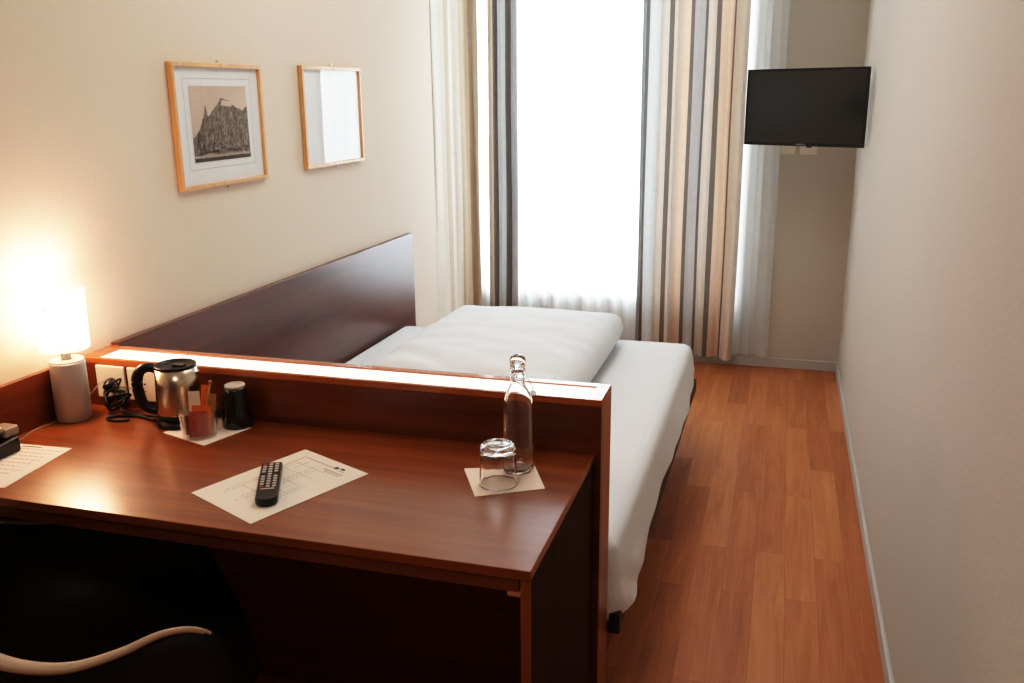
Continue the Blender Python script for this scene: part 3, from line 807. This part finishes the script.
# flute the outer wall lightly
for v in bm.verts:
    r = math.hypot(v.co.x, v.co.y)
    if .034 < r and v.co.z > .003 and v.co.z < .08:
        a = math.atan2(v.co.y, v.co.x); k = 1+.035*math.cos(10*a)*min(1, max(0, (v.co.z-.02)/.03)); v.co.x *= k; v.co.y *= k
bmesh.ops.remove_doubles(bm, verts=bm.verts[:], dist=.00001)
tum = obj('tumbler', bm, M['clear'], smooth=True); tum.location = (1.212, -.211, NZ)
tag(tum, 'clear fluted glass tumbler standing upside down on a napkin', 'tumbler')
bot = thing('bottle', 'clear glass swing-top bottle standing behind the upturned tumbler', 'bottle', (1.232, -.130, NZ), -.3)
bm = B()
lathe(bm, [(.0008, 0), (.028, 0), (.033, .003), (.034, .010), (.034, .128), (.0335, .142), (.030, .160), (.023, .178), (.0165, .190), (.0145, .198), (.0142, .214), (.0165, .216), (.0165, .226), (.0140, .228)], 48, cap0=False, cap1=False)
lathe(bm, [(.0008, .010), (.026, .0075), (.0305, .012), (.0312, .02), (.0312, .128), (.0305, .142), (.027, .159), (.020, .177), (.0138, .190), (.0118, .198), (.0118, .226), (.0140, .228)], 48, cap0=False, cap1=False)
bmesh.ops.remove_doubles(bm, verts=bm.verts[:], dist=.00001)
obj('body', bm, M['clear'], bot, smooth=True)
bm = B(); lathe(bm, [(.0115, .2285), (.0155, .2295), (.0165, .234), (.0165, .246), (.014, .2525), (.008, .256), (.002, .257)], 32); o = obj('stopper', bm, M['clear'], bot)
bm = B(); tube(bm, [(.0158*math.cos(2*PI*i/28), .0158*math.sin(2*PI*i/28), .205) for i in range(28)], .0011, 8, closed=True)
for s in (-1, 1):
    tube(bm, spline([(.0, s*.0165, .205), (.006, s*.0185, .222), (.002, s*.018, .240), (.0, s*.008, .2475)], 6), .0011, 8)
    tube(bm, spline([(.0, s*.0165, .205), (.016, s*.0165, .200), (.030, s*.010, .186), (.034, s*.006, .180)], 6), .0011, 8)
tube(bm, [(.034, -.006, .180), (.034, .006, .180)], .0011, 8)
obj('wire_bail', bm, M['chrome'], bot)
bm = B(); bmesh.ops.create_uvsphere(bm, u_segments=16, v_segments=10, radius=.0075)
bmesh.ops.scale(bm, verts=bm.verts[:], vec=(1, 1.1, .75)); bmesh.ops.translate(bm, verts=bm.verts[:], vec=(.037, 0, .179))
obj('lever_grip', bm, M['ceramic'], bot, smooth=True)

# ------------------------------------------------------------------ telephone at the left edge
tel = thing('telephone', 'dark telephone cut off by the left edge, standing beyond the printed sheet', 'telephone', (.060, -.415, DZ+.0012))
bm = B(); v = []
for y, z1 in ((-.10, .026), (.095, .036)):
    for x in (-.042, .042): v.append(((x, y, 0), (x, y, z1)))
V = [[bm.verts.new(a), bm.verts.new(b)] for a, b in v]
for f in ([V[0][0], V[1][0], V[1][1], V[0][1]], [V[2][0], V[2][1], V[3][1], V[3][0]], [V[0][0], V[0][1], V[2][1], V[2][0]], [V[1][0], V[3][0], V[3][1], V[1][1]], [V[0][1], V[1][1], V[3][1], V[2][1]], [V[0][0], V[2][0], V[3][0], V[1][0]]): bm.faces.new(f)
obj('base', bm, M['black'], tel, .005, seg=3)
bm = B()
pts = spline([(.012, -.085, .046), (.012, -.05, .056), (.012, .0, .060), (.012, .05, .060), (.012, .088, .054)], 6)
for a, b in ((-.085, .036), (.085, .042)):
    box(bm, (.010, a, b+.006), (.046, .042, .022))
box(bm, (.010, 0, .056), (.036, .14, .014), rot=Matrix.Rotation(.035, 3, 'X'))
obj('handset', bm, mat('lamplit_handset', srgb(150, 134, 118), .35), tel, .005, seg=3)  # dark handset coloured paler, lamplight on its top put into the colour

# ------------------------------------------------------------------ shell armchair
ch = thing('armchair', 'black moulded shell armchair with a pale beige rim, pushed towards the desk', 'chair', (.52, -.59, 0), math.radians(42))
# rim loop in chair space: +X forward, +Y left
half = [(.27, 0, .445), (.268, -.10, .447), (.258, -.18, .455), (.24, -.235, .485), (.215, -.268, .545), (.185, -.288, .605), (.145, -.298, .642), (.09, -.302, .652),
        (.02, -.300, .636), (-.06, -.292, .630), (-.14, -.270, .652), (-.205, -.225, .69), (-.25, -.15, .72), (-.268, -.07, .74), (-.272, 0, .745)]
full = half+[(x, -y, z) for x, y, z in half[-2:0:-1]]
loop = spline(full+[full[0]], 5)[:-1]
bm = B(); prof = []
seat_c = Vector((.03, 0, .43)); NR = 12; RV = []
for p in loop:
    d = Vector((p.x, p.y, 0))-Vector((seat_c.x, seat_c.y, 0)); row = []
    for k in range(NR+1):
        t = k/NR
        q = min(1, t*1.22)
        hx = seat_c.x+d.x*(.98*math.sin(q*PI/2)*.94+.06*t); hy = seat_c.y+d.y*(.98*math.sin(q*PI/2)*.94+.06*t)
        zz = seat_c.z+(p.z-seat_c.z)*(t**2.6)-.01*(1-t)
        row.append(bm.verts.new((hx, hy, zz)))
    RV.append(row)
for i in range(len(RV)):
    a, b = RV[i], RV[(i+1) % len(RV)]
    for k in range(1, NR): bm.faces.new((a[k], b[k], b[k+1], a[k+1])).smooth = True
cv = bm.verts.new((seat_c.x, seat_c.y, seat_c.z-.01))
for i in range(len(RV)): bm.faces.new((cv, RV[i][1], RV[(i+1) % len(RV)][1])).smooth = True
for r in RV: bm.verts.remove(r[0])
o = obj('shell', bm, M['shell'], ch, smooth=True)
s = o.modifiers.new('thick', 'SOLIDIFY'); s.thickness = .007; s.offset = 0
RP = [Vector(v.co) for v in []]
ends = []
for p in loop:
    d = Vector((p.x, p.y, 0))-Vector((seat_c.x, seat_c.y, 0)); ends.append(Vector((seat_c.x+d.x*(.98*.94+.06), seat_c.y+d.y*(.98*.94+.06), p.z)))
bm = B(); n = len(ends)
rad = []
for p in ends:
    f = min(1, max(0, (.172-p.x)/.32)); rad.append(.0012+.0195*f**.8)
up = Vector((0, 0, 1)); rings = []
for i, p in enumerate(ends):
    t = (ends[(i+1) % n]-ends[i-1]).normalized(); outw = Vector((p.x-seat_c.x, p.y-seat_c.y, 0)).normalized()
    w = t.cross(outw).normalized(); w = w if w.z >= 0 else -w
    rings.append([bm.verts.new(p+outw*(rad[i]*.55*(1+1.3*math.cos(2*PI*k/10)))+w*(.0045+.25*rad[i])*math.sin(2*PI*k/10)) for k in range(10)])
for i in range(n):
    a, b = rings[i], rings[(i+1) % n]
    for k in range(10):
        f = bm.faces.new((a[k], a[(k+1) % 10], b[(k+1) % 10], b[k])); f.smooth = True
        f.material_index = 1 if max(ends[i].x, ends[(i+1) % n].x) > .175 else 0
o = obj('rim', bm, [M['chair_rim'], M['shell']], ch); o['label'] = 'pale beige rim'
for sx in (-1, 1):
    for sy in (-1, 1):
        bm = B(); tube(bm, [(.02+sx*.13, sy*.13, .412), (.02+sx*.22, sy*.22, 0.003)], [.013, .010], 12); obj('leg', bm, M['chair_leg'], ch)
bm = B()
for sy in (-1, 1): tube(bm, [(.15, sy*.13, .405), (-.11, -sy*.13, .405)], .009, 10)
obj('under_frame', bm, M['chair_leg'], ch)

# ------------------------------------------------------------------ lights
def area(name, loc, rot, sx, sy, power, col, spread=None):
    l = bpy.data.lights.new(name, 'AREA'); l.shape = 'RECTANGLE'; l.size = sx; l.size_y = sy; l.energy = power; l.color = col
    if spread: l.spread = spread
    o = bpy.data.objects.new(name, l); COL.objects.link(o); o.location = loc; o.rotation_euler = rot; return o
area('daylight', (.82, YB+.5, 1.62), (-PI/2+.22, 0, -.38), 1.5, 2.2, 120, (.88, .95, 1))
area('ceiling_fill', (1.0, .95, H-.03), (0, 0, 0), .9, 1.4, 15, (1, .95, .90))  # fill light added above the bed to even out the room
area('front_fill', (1.2, -1.7, H-.03), (0, 0, 0), .5, .5, 9, (1, .86, .72))  # unseen fill added behind the camera to brighten surfaces facing it
p = bpy.data.lights.new('lamp_light', 'POINT'); p.energy = 8; p.color = (1, .6, .4); p.shadow_soft_size = .03
o = bpy.data.objects.new('lamp_light', p); COL.objects.link(o); o.location = (LX, LY, DZ+.30); 

w = bpy.data.worlds.new('sky'); bpy.context.scene.world = w; w.use_nodes = True
bg = w.node_tree.nodes['Background']; bg.inputs['Color'].default_value = (.9, .96, 1, 1); bg.inputs['Strength'].default_value = 3.5

# ------------------------------------------------------------------ camera
cd = bpy.data.cameras.new('camera'); cam = bpy.data.objects.new('camera', cd); COL.objects.link(cam)
yaw, pitch, roll, f = .288824, -.264777, -.009564, 910.674
cy, sy = math.cos(yaw), math.sin(yaw)
fw = Vector((-sy*math.cos(pitch), cy*math.cos(pitch), math.sin(pitch)))
r = Vector((cy, sy, 0)); u = r.cross(fw)
r2 = math.cos(roll)*r+math.sin(roll)*u; u2 = -math.sin(roll)*r+math.cos(roll)*u
m4 = Matrix((( r2.x, u2.x, -fw.x, 1.73796), (r2.y, u2.y, -fw.y, -1.87242), (r2.z, u2.z, -fw.z, 1.51817), (0, 0, 0, 1)))
cam.matrix_world = m4
cd.sensor_fit = 'HORIZONTAL'; cd.sensor_width = 36; cd.lens = f/1024*36; cd.clip_start = .02
sc = bpy.context.scene; sc.camera = cam
sc.view_settings.view_transform = 'Standard'; sc.view_settings.look = 'None'; sc.view_settings.exposure = 0; sc.view_settings.gamma = 1
sc.view_settings.use_curve_mapping = True
cm = sc.view_settings.curve_mapping; cm.use_clip = False; cm.clip_max_x = 4; cm.clip_max_y = 2; cm.extend = 'EXTRAPOLATED'; cv_ = cm.curves[3]
cv_.points[1].location = (4, 1.2)
for a, b in ((.04, .024), (.2, .205), (.5, .56), (.9, .84), (1.6, .98), (2.5, 1.06)): cv_.points.new(a, b)
cm.update()
